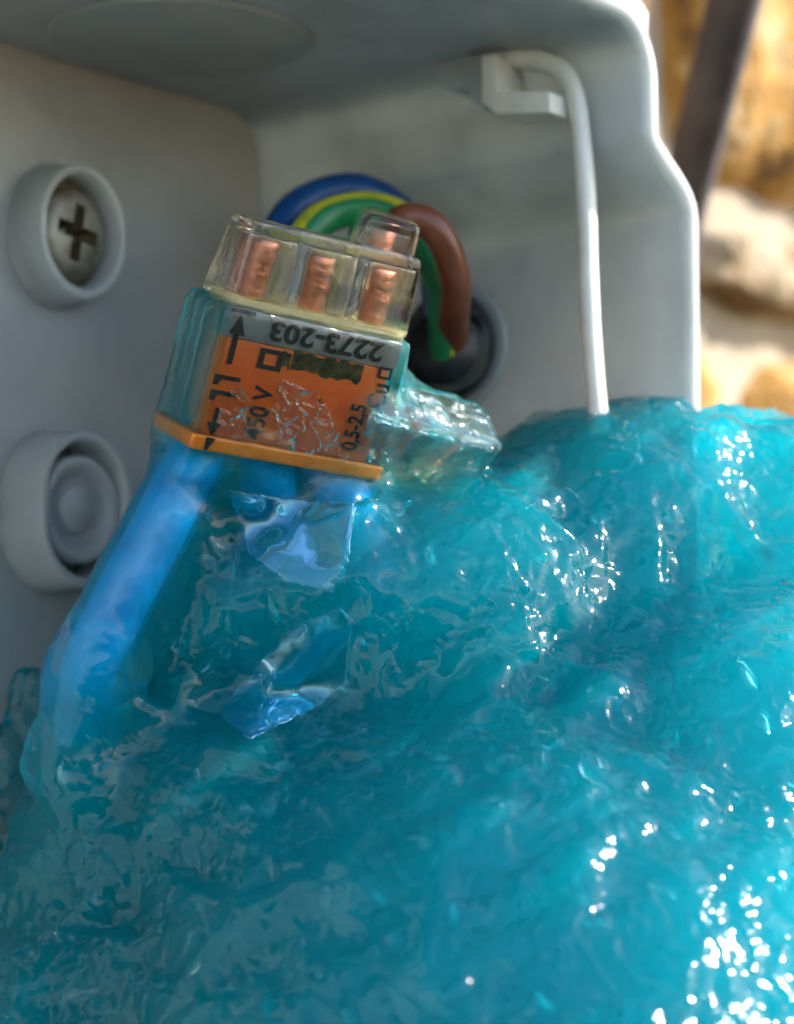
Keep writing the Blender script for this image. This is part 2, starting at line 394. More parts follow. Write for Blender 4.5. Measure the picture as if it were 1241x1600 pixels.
# the screw down in its boss
def screw():
    s = thing('screw', (BOSS[0], 0.0, BOSS[2]), 'grimy cross-head screw sunk in the upper round boss of the box', 'screw')
    ctr = np.array([BOSS[0], 0, BOSS[2]])
    V, F = lathe(ctr, (0, -1, 0), [(3.9, 0.5), (3.88, 1.0), (3.6, 1.15), (3.2, 1.1)], 40, squash=0.85)
    mesh('washer', V, F, M['rust'], s)
    seg = 96; V = []; F = []; rot = math.radians(8)
    def cross_r(a, arm=2.05, hw=0.52):
        q = (a+rot) % (math.pi/2); q = min(q, math.pi/2-q)
        return min(hw/max(math.sin(q), 1e-4), arm/max(math.cos(q), 0.2)) if q > 0.05 else arm
    def ring(f, h):
        for j in range(seg):
            a = 2*math.pi*j/seg; r = f(a); V.append((ctr[0]+0.88*r*math.cos(a), -h, ctr[2]+r*math.sin(a)))
    for f, h in ((lambda a: 3.3, 0.9), (lambda a: 3.3, 1.5), (lambda a: 3.1, 1.85), (lambda a: 2.75, 2.1), (lambda a: 2.4, 2.2), (lambda a: min(cross_r(a), 2.3), 2.25)): ring(f, h)
    for i in range(5):
        for j in range(seg): F.append((i*seg+j, i*seg+(j+1) % seg, (i+1)*seg+(j+1) % seg, (i+1)*seg+j))
    o = mesh('head', V, F, M['screw'], s, autosmooth=40)
    V = []; F = []
    for f, h in ((lambda a: cross_r(a), 2.26), (lambda a: cross_r(a)*0.92, 1.7), (lambda a: cross_r(a)*0.6, 0.6), (lambda a: 0.02, 0.3)): ring(f, h)
    for i in range(3):
        for j in range(seg): F.append((i*seg+j, i*seg+(j+1) % seg, (i+1)*seg+(j+1) % seg, (i+1)*seg+j))
    mesh('cross_recess', V, F, M['rust'], o, smooth=False)
screw()

# ------------------------------------------------------------------ white strap
sp = [P(738, 95, 162.2), P(790, 92, 160.6), P(845, 95, 158.8), P(880, 112, 157.6), P(900, 155, 156.8), P(910, 230, 156.2), P(917, 330, 155.8), P(920, 440, 155.4), P(924, 520, 155.2), P(930, 600, 154.8), P(938, 680, 154.4)]
spp = catmull(sp, 8); V, F = tube(spp, 0.80*(1+0.04*perlin(spp/3.0+12)), 16, flat=0.85)
strap = mesh('retaining_strap', V, F, M['white'], None)
tag(strap, 'thin white nylon strap hooked at the box top and running down into the gel', 'strap')

# ------------------------------------------------------------------ dark conduit against the wall
pth = catmull([P(1180, -120, 196), P(1148, 0, 202), P(1110, 150, 210), P(1072, 300, 219), P(1040, 440, 226)], 60)
rr = 2.35+0.10*np.sin(np.arange(len(pth))*2*math.pi/4)
V, F = tube(pth, rr, 24); cnd = mesh('conduit', V, F, M['conduit'], None)
tag(cnd, 'dark ribbed conduit slanting across the stone wall outside the box', 'conduit')

# ------------------------------------------------------------------ cable and its cores
g = thing('cable_grommet', (RX, ENTRY[1], ENTRY[2]), 'black rubber grommet in the round cable entry of the side wall', 'grommet')
V, F = lathe((RX, ENTRY[1], ENTRY[2]), (-1, 0, 0), [(3.3, -2.5), (3.45, 0.7), (4.1, 0.75), (4.2, 1.3), (3.9, 1.7), (3.1, 1.75), (2.9, 1.2), (2.8, -2.0)], 48)
mesh('ring', V, F, M['blackrub'], g)
for k in range(10):
    a = k*0.63; V, F = lathe((RX-1.6, ENTRY[1]+3.5*math.cos(a), ENTRY[2]+3.5*math.sin(a)), (-1, 0, 0), [(0.5, 0), (0.42, 0.25), (0, 0.32)], 10)
    mesh('stud', V, F, M['knock' if k in (5, 6) else 'blackrub'], g)
shp = catmull([np.array([RX+3, ENTRY[1], ENTRY[2]]), np.array([RX-1, ENTRY[1], ENTRY[2]]), P(705, 553, 163.5), P(690, 545, 160.5)], 8)
V, F = tube(shp, np.linspace(2.75, 2.55, len(shp)), 28)
sh = mesh('cable_sheath', V, F, M['blackrub'], None); tag(sh, 'cut end of the black cable sheath with three coloured cores leaving it', 'cable')
def core(name, pts, r, mat, label, stripe=None):
    path = catmull(pts, 10); path = path+np.stack([perlin(path/4+q_) for q_ in (3, 19, 41)], 1)*0.35      # hand-bent, never quite even
    V, F = tube(path, r*(1+0.03*perlin(path/1.5+60)), 20)
    if not stripe:
        o = mesh(name, V, F, mat, None); tag(o, label, 'wire', 'cores of the black cable'); return o
    t = thing(name, pts[0], label, 'wire', 'cores of the black cable')
    mesh('insulation', V, F, mat, t)
    V, F = tube(path, r*1.012, 8, False, a0=stripe[0], a1=stripe[1]); mesh('stripe', V, F, M['wyellow'], t)
    return t
core('brown_wire', [P(702, 552, 162), P(712, 500, 159), P(712, 440, 156.5), P(692, 375, 155), P(650, 345, 154.5), P(610, 360, 154.5), P(585, 420, 155), P(570, 520, 156)], 1.08, M['wbrown'], 'brown insulated wire curving over from the black cable')
core('earth_wire', [P(690, 552, 161.5), P(694, 500, 160), P(685, 430, 160), P(650, 360, 160.5), P(590, 328, 161), P(530, 332, 161), P(485, 360, 160), P(455, 430, 158), P(440, 520, 156)], 1.2, M['wgreen'], 'green and yellow striped earth wire arching behind the clear connectors', stripe=(1.7, 2.7))
core('blue_wire', [P(690, 545, 163.5), P(690, 480, 165), P(668, 390, 166), P(615, 320, 166), P(545, 298, 165.5), P(482, 312, 165), P(440, 350, 164), P(415, 420, 162), P(405, 520, 160)], 1.25, M['wdblue'], 'dark blue insulated wire, outermost of the arch behind the connectors')

# ------------------------------------------------------------------ push-in connectors
HW, HH, HT = 5.75, 16.0, 2.9                     # half width, height, half thickness
def fit_axes(right_px, up_px, back_px, W, H, T, d=137.0):
    s = FOC/d
    A = np.array([[right_px[0]/W, up_px[0]/H, back_px[0]/T], [-right_px[1]/W, -up_px[1]/H, -back_px[1]/T]])/s
    u, _, vt = np.linalg.svd(A, full_matrices=False); Q = u@vt
    r3 = np.cross(Q[0], Q[1])                    # towards-the-viewer row
    B = np.vstack([Q, r3])                       # columns: right, up, back in camera axes
    if B[2, 2] > 0: B[2] *= -1
    tow = lambda v: RIGHT*v[0]+UP*v[1]-FWD*v[2]
    return tow(B[:, 0]), tow(B[:, 1]), -tow(B[:, 2])
EX, EY, EZ = fit_axes((290, 68), (75, -362), (-80, -45), 11.9, 16.0, 5.8)
class Frame:
    def __init__(s, o, ex, ey, ez): s.o, s.ex, s.ey, s.ez = o, ex, ey, ez
    def __call__(s, x, y, z): return s.o+s.ex*x+s.ey*y+s.ez*z
    def inv(s, p): q = p-s.o; return np.stack([q@s.ex/(s.ex@s.ex), q@s.ey/(s.ey@s.ey), q@s.ez/(s.ez@s.ez)], -1)
def frame_at(pt, local, ex, ey, ez): return Frame(pt-(ex*local[0]+ey*local[1]+ez*local[2]), ex, ey, ez)
EX, EY, EZ = EX*1.1, EY*0.855, EZ*0.95
F1 = frame_at(P(492, 552, 137), (0, 8.0, HT), EX, EY, EZ)
def text_mesh(body, size):
    cu = bpy.data.curves.new('lettering', 'FONT'); cu.body = body; cu.size = size; cu.align_x = 'CENTER'; cu.align_y = 'CENTER'
    cu.extrude = 0.0; cu.offset = 0.028*size
    o = bpy.data.objects.new('lettering', cu); COL.objects.link(o)
    bpy.context.view_layer.update()
    me = bpy.data.meshes.new_from_object(o.evaluated_get(bpy.context.evaluated_depsgraph_get()))
    V = np.array([v.co[:] for v in me.vertices]); Fc = [tuple(p.vertices) for p in me.polygons]
    bpy.data.objects.remove(o); bpy.data.curves.remove(cu); bpy.data.meshes.remove(me)
    return V, Fc
def connector(fr, label, detail=True, film=True):
    t = thing('wire_connector', fr(0, 0, 0), label, 'wire connector', 'clear push-in wire connectors')
    def pts(V): return [fr(*v) for v in V]
    def tb(y0, y1, w0, w1, f0, f1, b0, b1):
        """tapered block: half widths, front and back z at the bottom and the top"""
        b = [(-w0, y0, b0), (w0, y0, b0), (w0, y0, f0), (-w0, y0, f0)]; tp = [(-w1, y1, b1), (w1, y1, b1), (w1, y1, f1), (-w1, y1, f1)]
        return hexa(b, tp)
    # clear cap over the chambers and the clear lower shell
    V, F = tb(10.15, HH, HW-0.25, HW-0.45, HT-0.15, HT-0.35, -HT*0.8, -HT*0.35); mesh('chamber_cap', pts(V), F, M['cap'], t, bevel=0.45, segs=3, autosmooth=35)
    V, F = tb(0.9, 10.05, HW, HW, HT, HT, -HT, -HT*0.84); mesh('lower_shell', pts(V), F, M['clear'], t, bevel=0.35, segs=2, autosmooth=35)
    for x in (-3.7, 0.0, 3.7):                    # one hollow chamber for each wire
        V, F = boxv(x-1.48, x+1.48, 10.75, 15.1, -0.9, HT-0.75); mesh('chamber', pts(V), F, M['cavity'], t, bevel=0.2, segs=2, autosmooth=35)
    if not detail: pass
    V, F = tb(-0.15, 1.0, HW+0.12, HW+0.22, HT+0.1, HT+0.2, -HT-0.15, -HT-0.2); mesh('collar', pts(V), F, M['collar'], t, bevel=0.25, segs=3, autosmooth=40)
    V, F = boxv(-HW+0.5, HW-0.95, 1.02, 7.9, HT-1.5, HT-0.12); mesh('orange_insert', pts(V), F, M['orange'], t, bevel=0.12, autosmooth=40)
    V, F = boxv(-HW+0.5, HW-0.5, 7.92, 9.85, HT-1.5, HT-0.14); mesh('grey_insert', pts(V), F, M['greyband'], t, bevel=0.1, autosmooth=40)
    V, F = boxv(-HW+0.7, HW-0.4, 9.87, 10.65, -HT+1.1, HT-0.5); mesh('insert_edge', pts(V), F, M['cream'], t, bevel=0.1, autosmooth=40)
    if detail:
        def ragged(x0, x1, y0, y1, n_):
            xs = np.linspace(x0, x1, n_); rg = np.random.default_rng(int(x0*10)+60)
            ring_ = [(x_, y0+rg.uniform(0, 0.42)) for x_ in xs]+[(x_, y1-rg.uniform(0, 0.22)) for x_ in xs[::-1]]; m_ = len(ring_)
            V = [fr(a_, b_, HT-0.07) for a_, b_ in ring_]+[fr(a_, b_, HT-0.8) for a_, b_ in ring_]
            Fq = [(k_, k_+1, 2*n_-2-k_, 2*n_-1-k_) for k_ in range(n_-1)]; Fb = [tuple(m_+q_ for q_ in f_[::-1]) for f_ in Fq]
            mesh('clamp_spring', V, Fq+Fb+[(k_, (k_+1) % m_, m_+(k_+1) % m_, m_+k_) for k_ in range(m_)], M['clamp'], t, smooth=False)
        ragged(-1.2, 3.2, 6.35, 7.95, 22); ragged(-1.85, -1.28, 6.4, 7.8, 5)
        zf = HT+0.02
        def letter(body, size, cx, cy, rot, sx=1.0, name='print'):
            Vt, Ft = text_mesh(body, size); ca, sa = math.cos(rot), math.sin(rot); out = []
            for x, y, _ in Vt:
                x *= sx; out.append(fr(cx+x*ca-y*sa, cy+x*sa+y*ca, zf))
            o = mesh(name, out, Ft, M['ink'], t, smooth=False)
            return o
        letter('2273-203', 1.9, 0.55, 9.05, math.pi, 0.98)
        for yy in (5.0, 3.9):
            mesh('print', [fr(a_, b_, zf) for a_, b_ in [(-5.5, yy), (-3.95, yy), (-3.95, yy+0.3), (-5.5, yy+0.3), (-5.5, yy-0.45), (-5.2, yy-0.45), (-5.05, yy)]], [(0, 6, 1, 2, 3), (4, 5, 6, 0)], M['ink'], t, smooth=False)
        letter('450 V', 1.55, -2.35, 3.15, math.pi/2, 1.0)
        letter('0,5-2,5', 1.3, 3.55, 3.4, math.pi/2, 0.95)
        letter('Cu', 1.6, 4.55, 5.9, math.pi/2, 1.0)
        def flat(name, V2, F2): mesh(name, [fr(x, y, zf+0.004) for x, y in V2], F2, M['ink'], t, smooth=False)
        def sq(cx, cy, r, w):
            o = [(-r, -r), (r, -r), (r, r), (-r, r)]; i = [(-r+w, -r+w), (r-w, -r+w), (r-w, r-w), (-r+w, r-w)]
            flat('square_mark', [(cx+a, cy+b) for a, b in o+i], [(k, (k+1) % 4, 4+(k+1) % 4, 4+k) for k in range(4)])
        sq(-2.5, 6.95, 0.72, 0.32); sq(4.55, 7.6, 0.42, 0.17)
        # strip-length arrows: bar, head, shaft; and the lower shaft and head
        flat('arrow_mark', [(-5.5, 9.68), (-4.0, 9.68), (-4.0, 9.95), (-5.5, 9.95), (-4.84, 9.66), (-4.38, 8.2), (-5.3, 8.2), (-5.0, 8.18), (-4.68, 8.18), (-4.68, 6.1), (-5.0, 6.1)],
             [(0, 1, 2, 3), (4, 6, 5), (7, 10, 9, 8)])
        flat('arrow_mark', [(-4.97, 1.9), (-4.7, 1.9), (-4.7, 3.0), (-4.97, 3.0), (-5.25, 1.9), (-4.42, 1.9), (-4.84, 0.95)], [(0, 1, 2, 3), (4, 6, 5)])
        zf = HT+0.24
        for poly in ([(345, 622), (372, 600), (395, 628), (388, 690), (330, 692)], [(440, 592), (500, 612), (522, 660), (556, 728), (440, 712), (420, 650)], [(575, 655), (600, 605), (626, 640), (618, 728), (570, 722)]):
            loc = []
            for px_, py_ in poly:
                r_ = ray(px_, py_); nz_ = np.cross(fr.ex, fr.ey); t_ = ((fr(0, 0, HT+0.14)-CAM)@nz_)/(r_@nz_); loc.append(fr.inv(CAM+r_*t_)[:2])
            n_ = len(loc); V = [fr(a_, b_, HT+0.10) for a_, b_ in loc]+[fr(a_, b_, HT+0.15) for a_, b_ in loc]
            mesh('air_film', V, [tuple(range(n_)), tuple(range(2*n_-1, n_-1, -1))]+[(j_, (j_+1) % n_, n_+(j_+1) % n_, n_+j_) for j_ in range(n_)], M['crinkle'], t, smooth=False)
        flat('arrow_mark', [(-5.15, 0.9), (-4.6, 0.9), (-4.95, 0.0), (-5.15, 0.0)], [(0, 3, 2, 1)])
    return t
connector(F1, 'largest clear wire connector with orange collar and black 2273-203 print, in front', True)
def rot_about(v, axis, a):
    axis = axis/np.linalg.norm(axis); return v*math.cos(a)+np.cross(axis, v)*math.sin(a)+axis*(axis@v)*(1-math.cos(a))
a2 = math.radians(64); ex2 = rot_about(EX, EY, a2); ez2 = rot_about(EZ, EY, a2)
tilt = math.radians(0); ex2, ey2, ez2 = [rot_about(v, FWD, tilt) for v in (ex2, EY, ez2)]
F2 = frame_at(P(594, 331, 147.5), (0, HH, 0), ex2, ey2, ez2)
connector(F2, 'clear connector half hidden behind the front one, its tip by the brown wire', False)
ey3 = RIGHT*0.60+UP*0.62-FWD*0.50; ey3 /= np.linalg.norm(ey3)
ex3 = RIGHT*0.40-UP*0.36+FWD*0.75; ex3 -= ey3*(ex3@ey3); ex3 /= np.linalg.norm(ex3); ez3 = np.cross(ex3, ey3)
F3 = frame_at(P(676, 628, 143.5), (0, HH, 0), ex3, ey3*0.9, ez3)
connector(F3, 'clear connector lying in the gel right of the front one, copper end glinting', False)

# wires pushed into the front connector: insulation with a bare copper end in the chamber
def plugged(name, fr, x, outer, r, mat, label, cond=True, top=14.75, lean=0.0):
    t = thing(name, fr(x, -0.2, 0), label, 'wire', 'wires in the front connector')
    pts = [fr(x, 1.6, -0.2), fr(x, 0.2, -0.2)]+outer
    wp_ = catmull(pts, 10); wp_ = wp_+np.stack([perlin(wp_/5+q_) for q_ in (7, 23, 47)], 1)*0.22
    V, F = tube(wp_, r*(1+0.025*perlin(wp_/2+60)), 24); mesh('insulation', V, F, mat, t)
    cp = catmull([fr(x, 1.2, -0.2), fr(x, 6, -0.1), fr(x+lean*0.4, 10.5, 0.4), fr(x+lean, top, 0.6)], 10)
    V, F = tube(cp, 0.82+0.04*np.sin(np.arange(len(cp))*2.1), 20); mesh('conductor', V, F, M['copper'], t)
    return t
plugged('blue_wire', F1, -3.75, [P(264, 800, 137.0), P(214, 890, 136.6), P(166, 985, 136.6), P(142, 1050, 138.2), P(130, 1110, 142.5), P(122, 1190, 149)], 1.72, M['wblue'], 'thick bright blue wire under the left of the front connector', lean=0.15)
plugged('blue_wire', F1, 0.0, [P(418, 815, 143), P(395, 930, 151), P(350, 1080, 156), P(300, 1250, 160)], 1.7, M['wblue'], 'blue wire entering the middle of the front connector, sunk in gel', top=14.5, lean=-0.2)
plugged('blue_wire', F1, 3.75, [P(556, 825, 144), P(580, 930, 152), P(600, 1100, 158), P(590, 1250, 162)], 1.7, M['wblue'], 'blue wire entering the right of the front connector, sunk in gel', top=14.6, lean=-0.1)
plugged('brown_wire', F2, 0.2, [F2(0.2, -6, -1), F2(0.5, -12, -3)], 1.5, M['wbrown'], 'brown wire plugged into the connector behind the front one', lean=0.3)
plugged('brown_wire', F3, 0.0, [F3(0, -4, 0), F3(0.5, -9, 2)], 1.5, M['wbrown'], 'brown wire plugged into the connector lying in the gel', top=15.0)

# ------------------------------------------------------------------ the gel
def surface_nets(Fv, org, h):
    nx, ny, nz = Fv.shape; sg = Fv < 0
    mix = np.zeros((nx-1, ny-1, nz-1), np.int8)
    for a in (0, 1):
        for b in (0, 1):
            for d in (0, 1): mix += sg[a:nx-1+a, b:ny-1+b, d:nz-1+d]
    act = (mix > 0) & (mix < 8); I, J, K = np.nonzero(act); N = len(I)
    idx = np.full(act.shape, -1, np.int64); idx[I, J, K] = np.arange(N)
    cor = {(a, b, d): Fv[I+a, J+b, K+d] for a in (0, 1) for b in (0, 1) for d in (0, 1)}
    acc = np.zeros((N, 3)); cnt = np.zeros(N)
    for ax in range(3):
        for u in (0, 1):
            for v in (0, 1):
                p0 = [u, v]; p0.insert(ax, 0); p1 = [u, v]; p1.insert(ax, 1)
                f0, f1 = cor[tuple(p0)], cor[tuple(p1)]; m = (f0 < 0) != (f1 < 0)
                t = np.where(m, f0/np.where(m, f0-f1, 1), 0)
                q = np.tile(np.array(p0, float), (N, 1)); q[:, ax] = t
                acc += q*m[:, None]; cnt += m
    Vv = (np.stack([I, J, K], 1)+acc/cnt[:, None])*h+org
    Q = []
    for ax in range(3):
        sl0 = [slice(None)]*3; sl1 = [slice(None)]*3; sl0[ax] = slice(0, -1); sl1[ax] = slice(1, None)
        s0, s1 = sg[tuple(sl0)], sg[tuple(sl1)]; ch = np.argwhere(s0 != s1)
        o1, o2 = [q for q in range(3) if q != ax]
        lim = np.array(act.shape); ok = (ch[:, o1] >= 1) & (ch[:, o2] >= 1) & (ch[:, o1] < lim[o1]) & (ch[:, o2] < lim[o2]); ch = ch[ok]
        flip = s0[ch[:, 0], ch[:, 1], ch[:, 2]]
        def cell(d1, d2):
            q = ch.copy(); q[:, o1] += d1; q[:, o2] += d2; return idx[q[:, 0], q[:, 1], q[:, 2]]
        quad = np.stack([cell(-1, -1), cell(0, -1), cell(0, 0), cell(-1, 0)], 1)
        if ax == 1: flip = ~flip
        quad[~flip] = quad[~flip][:, ::-1]; Q.append(quad)
    return Vv, np.concatenate(Q)
def smin(a, b, k):
    hh = np.clip(0.5+0.5*(b-a)/k, 0, 1); return b*(1-hh)+a*hh-k*hh*(1-hh)
def gel():
    h = 0.42; org = np.array([-58.0, -76.0, -80.0]); top = np.array([32.0, -0.25, -14.0])
    dims = np.ceil((top-org)/h).astype(int)
    ax = [org[i]+h*np.arange(dims[i]) for i in range(3)]
    def field(G, fine):
      cu, cv, cw = (G-CAM)@RIGHT, (G-CAM)@UP, (G-CAM)@FWD
      def ell(px, py, d, ru, rv, rw, ang=0.0):
          q = ray(px, py)*d; u = cu-q@RIGHT; v = cv-q@UP; w = cw-q@FWD
          if ang: a = math.radians(ang); u, v = u*math.cos(a)+v*math.sin(a), -u*math.sin(a)+v*math.cos(a)
          k0 = np.sqrt((u/ru)**2+(v/rv)**2+(w/rw)**2); k1 = np.sqrt((u/ru**2)**2+(v/rv**2)**2+(w/rw**2)**2)
          return k0*(k0-1)/np.maximum(k1, 1e-6)
      def capsule(a, b, ra, rb):
          ba = b-a; q = G-a; t = np.clip(q@ba/(ba@ba), 0, 1); return np.linalg.norm(q-t[:, None]*ba, axis=1)-(ra+(rb-ra)*t)
      d = ell(820, 1640, 152, 29, 27, 44)                       # the heap that bulges out of the box
      for e, k in (((985, 850, 163, 12.5, 10.3, 19, 8), 4), ((1290, 960, 163, 13, 14.0, 22), 4), ((385, 1240, 150, 12.3, 11.0, 17), 4.5),
                   ((190, 1640, 146, 12, 12.0, 20), 5), ((490, 905, 148, 9.6, 7.6, 12.2), 4), ((335, 950, 144, 6.2, 6.5, 7.0), 3), ((720, 960, 151, 12, 9.5, 15), 4), ((1150, 1160, 146, 12, 10, 18), 5),
                   ((1100, 650, 166, 4.2, 3.0, 4.0), 3), ((25, 1230, 157, 5.5, 9.0, 4.5), 2), ((150, 1400, 142, 6.2, 8.0, 7.0), 3)):
          d = smin(d, ell(*e), k)
      chain = [F1(-3.75, 0.2, -0.2), P(264, 800, 137.0), P(214, 890, 136.6), P(166, 985, 136.4), P(142, 1050, 137.0)]
      wire = np.minimum.reduce([capsule(a_, b_, 2.35, 2.25) for a_, b_ in zip(chain[:-1], chain[1:])]); d = smin(d, wire, 3.0)
      d = smin(d, capsule(P(142, 1050, 137.0), P(132, 1200, 137.5), 2.2, 2.8), 3.0)
      q = F1.inv(G); bx = np.abs(q-np.array([0.0, 4.5, -0.1]))-np.array([5.6, 5.35, 2.85])
      film = np.linalg.norm(np.maximum(bx, 0), axis=1)+np.minimum(bx.max(1), 0)-0.36; d = smin(d, film, 2.2)
      q = F3.inv(G); bx = np.abs(q-np.array([0.0, 7.5, 0.0]))-np.array([5.0, 7.4, 1.5])
      film3 = np.linalg.norm(np.maximum(bx, 0), axis=1)+np.minimum(bx.max(1), 0)-0.65; d = smin(d, film3, 1.6)
      q = F1.inv(G); bx = np.abs(q-np.array([1.6, -3.4, -0.3]))-np.array([3.2, 4.2, 1.9])
      d = smin(d, np.linalg.norm(np.maximum(bx, 0), axis=1)+np.minimum(bx.max(1), 0)-0.8, 2.5)
      web = capsule(F1(5.0, 9.5, -0.5), F3(0, 13, 0.4), 0.8, 1.2); d = smin(d, web, 2.6)
      if not fine: return d
      # lumps, folds and creases
      near = np.abs(d) < 2.6; pn = G[near].astype(float)
      calm = np.clip(np.minimum(np.minimum(wire, film), film3+0.7)[near]/3.0, 0.06, 1.0)
      wv = pn+np.stack([perlin(pn/7+9), perlin(pn/7+31), perlin(pn/7+57)], 1)*2.4
      fold = 1-2*np.abs(perlin(wv/np.array([9.0, 7.0, 7.0])))
      fold2 = 1-2*np.abs(perlin(wv/3.4+17))
      lump = perlin(wv/5.0+3)
      d[near] -= calm*(0.95*(fold-0.45)+0.62*(fold2-0.45)*np.clip(0.35+perlin(pn/8+71)*1.6, 0.15, 1)+0.7*lump+0.32*perlin(wv/1.7+5))
      for fr_, c_, hf in ((F1, (0, 5.2, 0), (5.2, 4.6, 2.1)), (F3, (0, 8, 0), (5.0, 7.4, 1.6))):
          b_ = np.abs(fr_.inv(G)-np.array(c_))-np.array(hf); d = np.maximum(d, -(np.linalg.norm(np.maximum(b_, 0), axis=1)+np.minimum(b_.max(1), 0)))
      # stay in the box, or lie over its rim
      x, y, z = G[:, 0], G[:, 1], G[:, 2]
      inside = np.maximum(x-(RX-0.3), -1e3); over = np.maximum(y+DEPTH+0.25, 0*x-1e3)
      d = np.maximum(d, np.minimum(inside, over))
      d = np.maximum(d, y+0.35)
      return d
    cs = 5; cax = [a_[::cs] for a_ in ax]
    cd_ = field(np.stack(np.meshgrid(*cax, indexing='ij'), -1).reshape(-1, 3), False).reshape([len(a_) for a_ in cax])
    ii = [np.minimum((np.arange(n_)+cs//2)//cs, len(a_)-1) for n_, a_ in zip(dims, cax)]
    D = cd_[np.ix_(*ii)].copy(); band = np.abs(D) < 5.5; D = np.where(D < 0, -2.0, 2.0)
    I_ = np.argwhere(band); D[band] = field(org+I_*h, True)
    X_, Y_ = ax[0][:, None, None], ax[1][None, :, None]
    D = np.maximum(D, np.maximum(np.minimum(X_-(RX-0.3), Y_+DEPTH+0.25), Y_+0.35))
    for a_ in range(3):
        for s_ in (0, -1):
            sl_ = [slice(None)]*3; sl_[a_] = s_; D[tuple(sl_)] = np.maximum(D[tuple(sl_)], 0.2)
    V, Q = surface_nets(D, org, h)
    # relax, then a finer ripple along the normals
    def relax(V, n, Q):
        for _ in range(n):
            A = np.zeros_like(V); C_ = np.zeros(len(V))
            for a_, b_ in ((0, 1), (1, 2), (2, 3), (3, 0)):
                np.add.at(A, Q[:, a_], V[Q[:, b_]]); np.add.at(A, Q[:, b_], V[Q[:, a_]]); np.add.at(C_, Q[:, a_], 1); np.add.at(C_, Q[:, b_], 1)
            V = V*0.45+0.55*A/np.maximum(C_, 1)[:, None]
        return V
    V = relax(V, 2, Q)
    gb = P(700, 1600, 150)*S
    def to_mesh(W, Q):
        me = bpy.data.meshes.new('insulating_gel')
        me.vertices.add(len(W)); me.vertices.foreach_set('co', W.astype(np.float32).ravel())
        me.loops.add(Q.size); me.loops.foreach_set('vertex_index', Q.astype(np.int32).ravel())
        me.polygons.add(len(Q)); me.polygons.foreach_set('loop_start', np.arange(0, Q.size, 4, dtype=np.int32)); me.polygons.foreach_set('loop_total', np.full(len(Q), 4, np.int32))
        me.update(calc_edges=True); return me
    # split every quad into four
    E_ = np.sort(np.concatenate([Q[:, [0, 1]], Q[:, [1, 2]], Q[:, [2, 3]], Q[:, [3, 0]]]), 1); nv, nq = len(V), len(Q)
    key, inv_ = np.unique(E_[:, 0]*nv+E_[:, 1], return_inverse=True); inv_ = inv_.ravel()
    em = (V[key//nv]+V[key % nv])/2; fc = V[Q].mean(1); ei = nv+inv_.reshape(4, nq); fi = nv+len(em)+np.arange(nq)
    V = np.concatenate([V, em, fc])
    Q = np.concatenate([np.stack([Q[:, k_], ei[k_], fi, ei[(k_+3) % 4]], 1) for k_ in range(4)])
    V = relax(V, 2, Q)
    me = to_mesh(V-gb/S, Q)
    n = len(me.vertices); V = np.empty(n*3, np.float32); me.vertices.foreach_get('co', V); V = V.reshape(-1, 3).astype(float)+gb/S
    Nn = np.empty(n*3, np.float32); me.vertex_normals.foreach_get('vector', Nn); Nn = Nn.reshape(-1, 3)
    # how rough the skin is: calm where it is a film stretched over a connector or a wire, or lines an air pocket
    qv = F1.inv(V); bb = np.abs(qv-np.array([0.0, 4.4, 0]))-np.array([5.6, 5.2, 2.8]); near1 = np.linalg.norm(np.maximum(bb, 0), axis=1)
    qv = F3.inv(V); bb = np.abs(qv-np.array([0.0, 8, 0]))-np.array([5.0, 7.6, 1.5]); near3 = np.linalg.norm(np.maximum(bb, 0), axis=1)
    a_, b_ = P(268, 760, 137.4), P(136, 1050, 136.8); tt = np.clip((V-a_)@(b_-a_)/((b_-a_)@(b_-a_)), 0, 1); nearw = np.linalg.norm(V-a_-tt[:, None]*(b_-a_), axis=1)-1.9
    rel = np.clip(np.minimum(np.minimum(near1*0.8, near3+1.1), nearw)/2.6, 0.07, 1.0)
    q1 = F1.inv(V); rel = np.maximum(rel, np.where((q1[:, 1] < 5.5) & (q1[:, 1] > -1) & (q1[:, 0] > -3.2), 0.42, 0.05)*(near3 > 1.5))
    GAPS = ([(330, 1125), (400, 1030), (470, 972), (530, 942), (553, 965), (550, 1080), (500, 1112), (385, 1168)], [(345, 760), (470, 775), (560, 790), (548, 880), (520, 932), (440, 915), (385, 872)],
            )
    pxv = 620.5+FOC*((V-CAM)@RIGHT)/((V-CAM)@FWD); pyv = 800-FOC*((V-CAM)@UP)/((V-CAM)@FWD); dpv = (V-CAM)@FWD
    def in_poly(poly):
        ins = np.zeros(len(V), bool)
        for (xa, ya), (xb, yb) in zip(poly, poly[1:]+poly[:1]):
            ins ^= ((ya > pyv) != (yb > pyv)) & (pxv < (xb-xa)*(pyv-ya)/((yb-ya) or 1e-9)+xa)
        return ins
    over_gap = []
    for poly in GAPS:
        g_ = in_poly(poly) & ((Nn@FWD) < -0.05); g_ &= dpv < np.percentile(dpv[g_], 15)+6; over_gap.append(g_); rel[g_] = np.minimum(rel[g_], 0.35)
    def cells(p, seed):
        b = np.floor(p).astype(int); best = np.full(len(p), 9.0)
        for dx in (-1, 0, 1):
            for dy in (-1, 0, 1):
                for dz in (-1, 0, 1):
                    cx_, cy_, cz_ = (b[:, 0]+dx) & 255, (b[:, 1]+dy) & 255, (b[:, 2]+dz) & 255
                    hsh = PERM[(PERM[(PERM[cx_]+cy_) & 255]+cz_+seed) & 255]
                    jit = GRAD[hsh]*0.5+0.5
                    best = np.minimum(best, ((b+np.array([dx, dy, dz])+jit-p)**2).sum(1))
        return np.sqrt(best)
    wp = V+np.stack([perlin(V/1.6+9), perlin(V/1.6+31), perlin(V/1.6+57)], 1)*0.8
    patch = np.clip(0.55+perlin(V/6.0+90)*1.5, 0.15, 1.2)
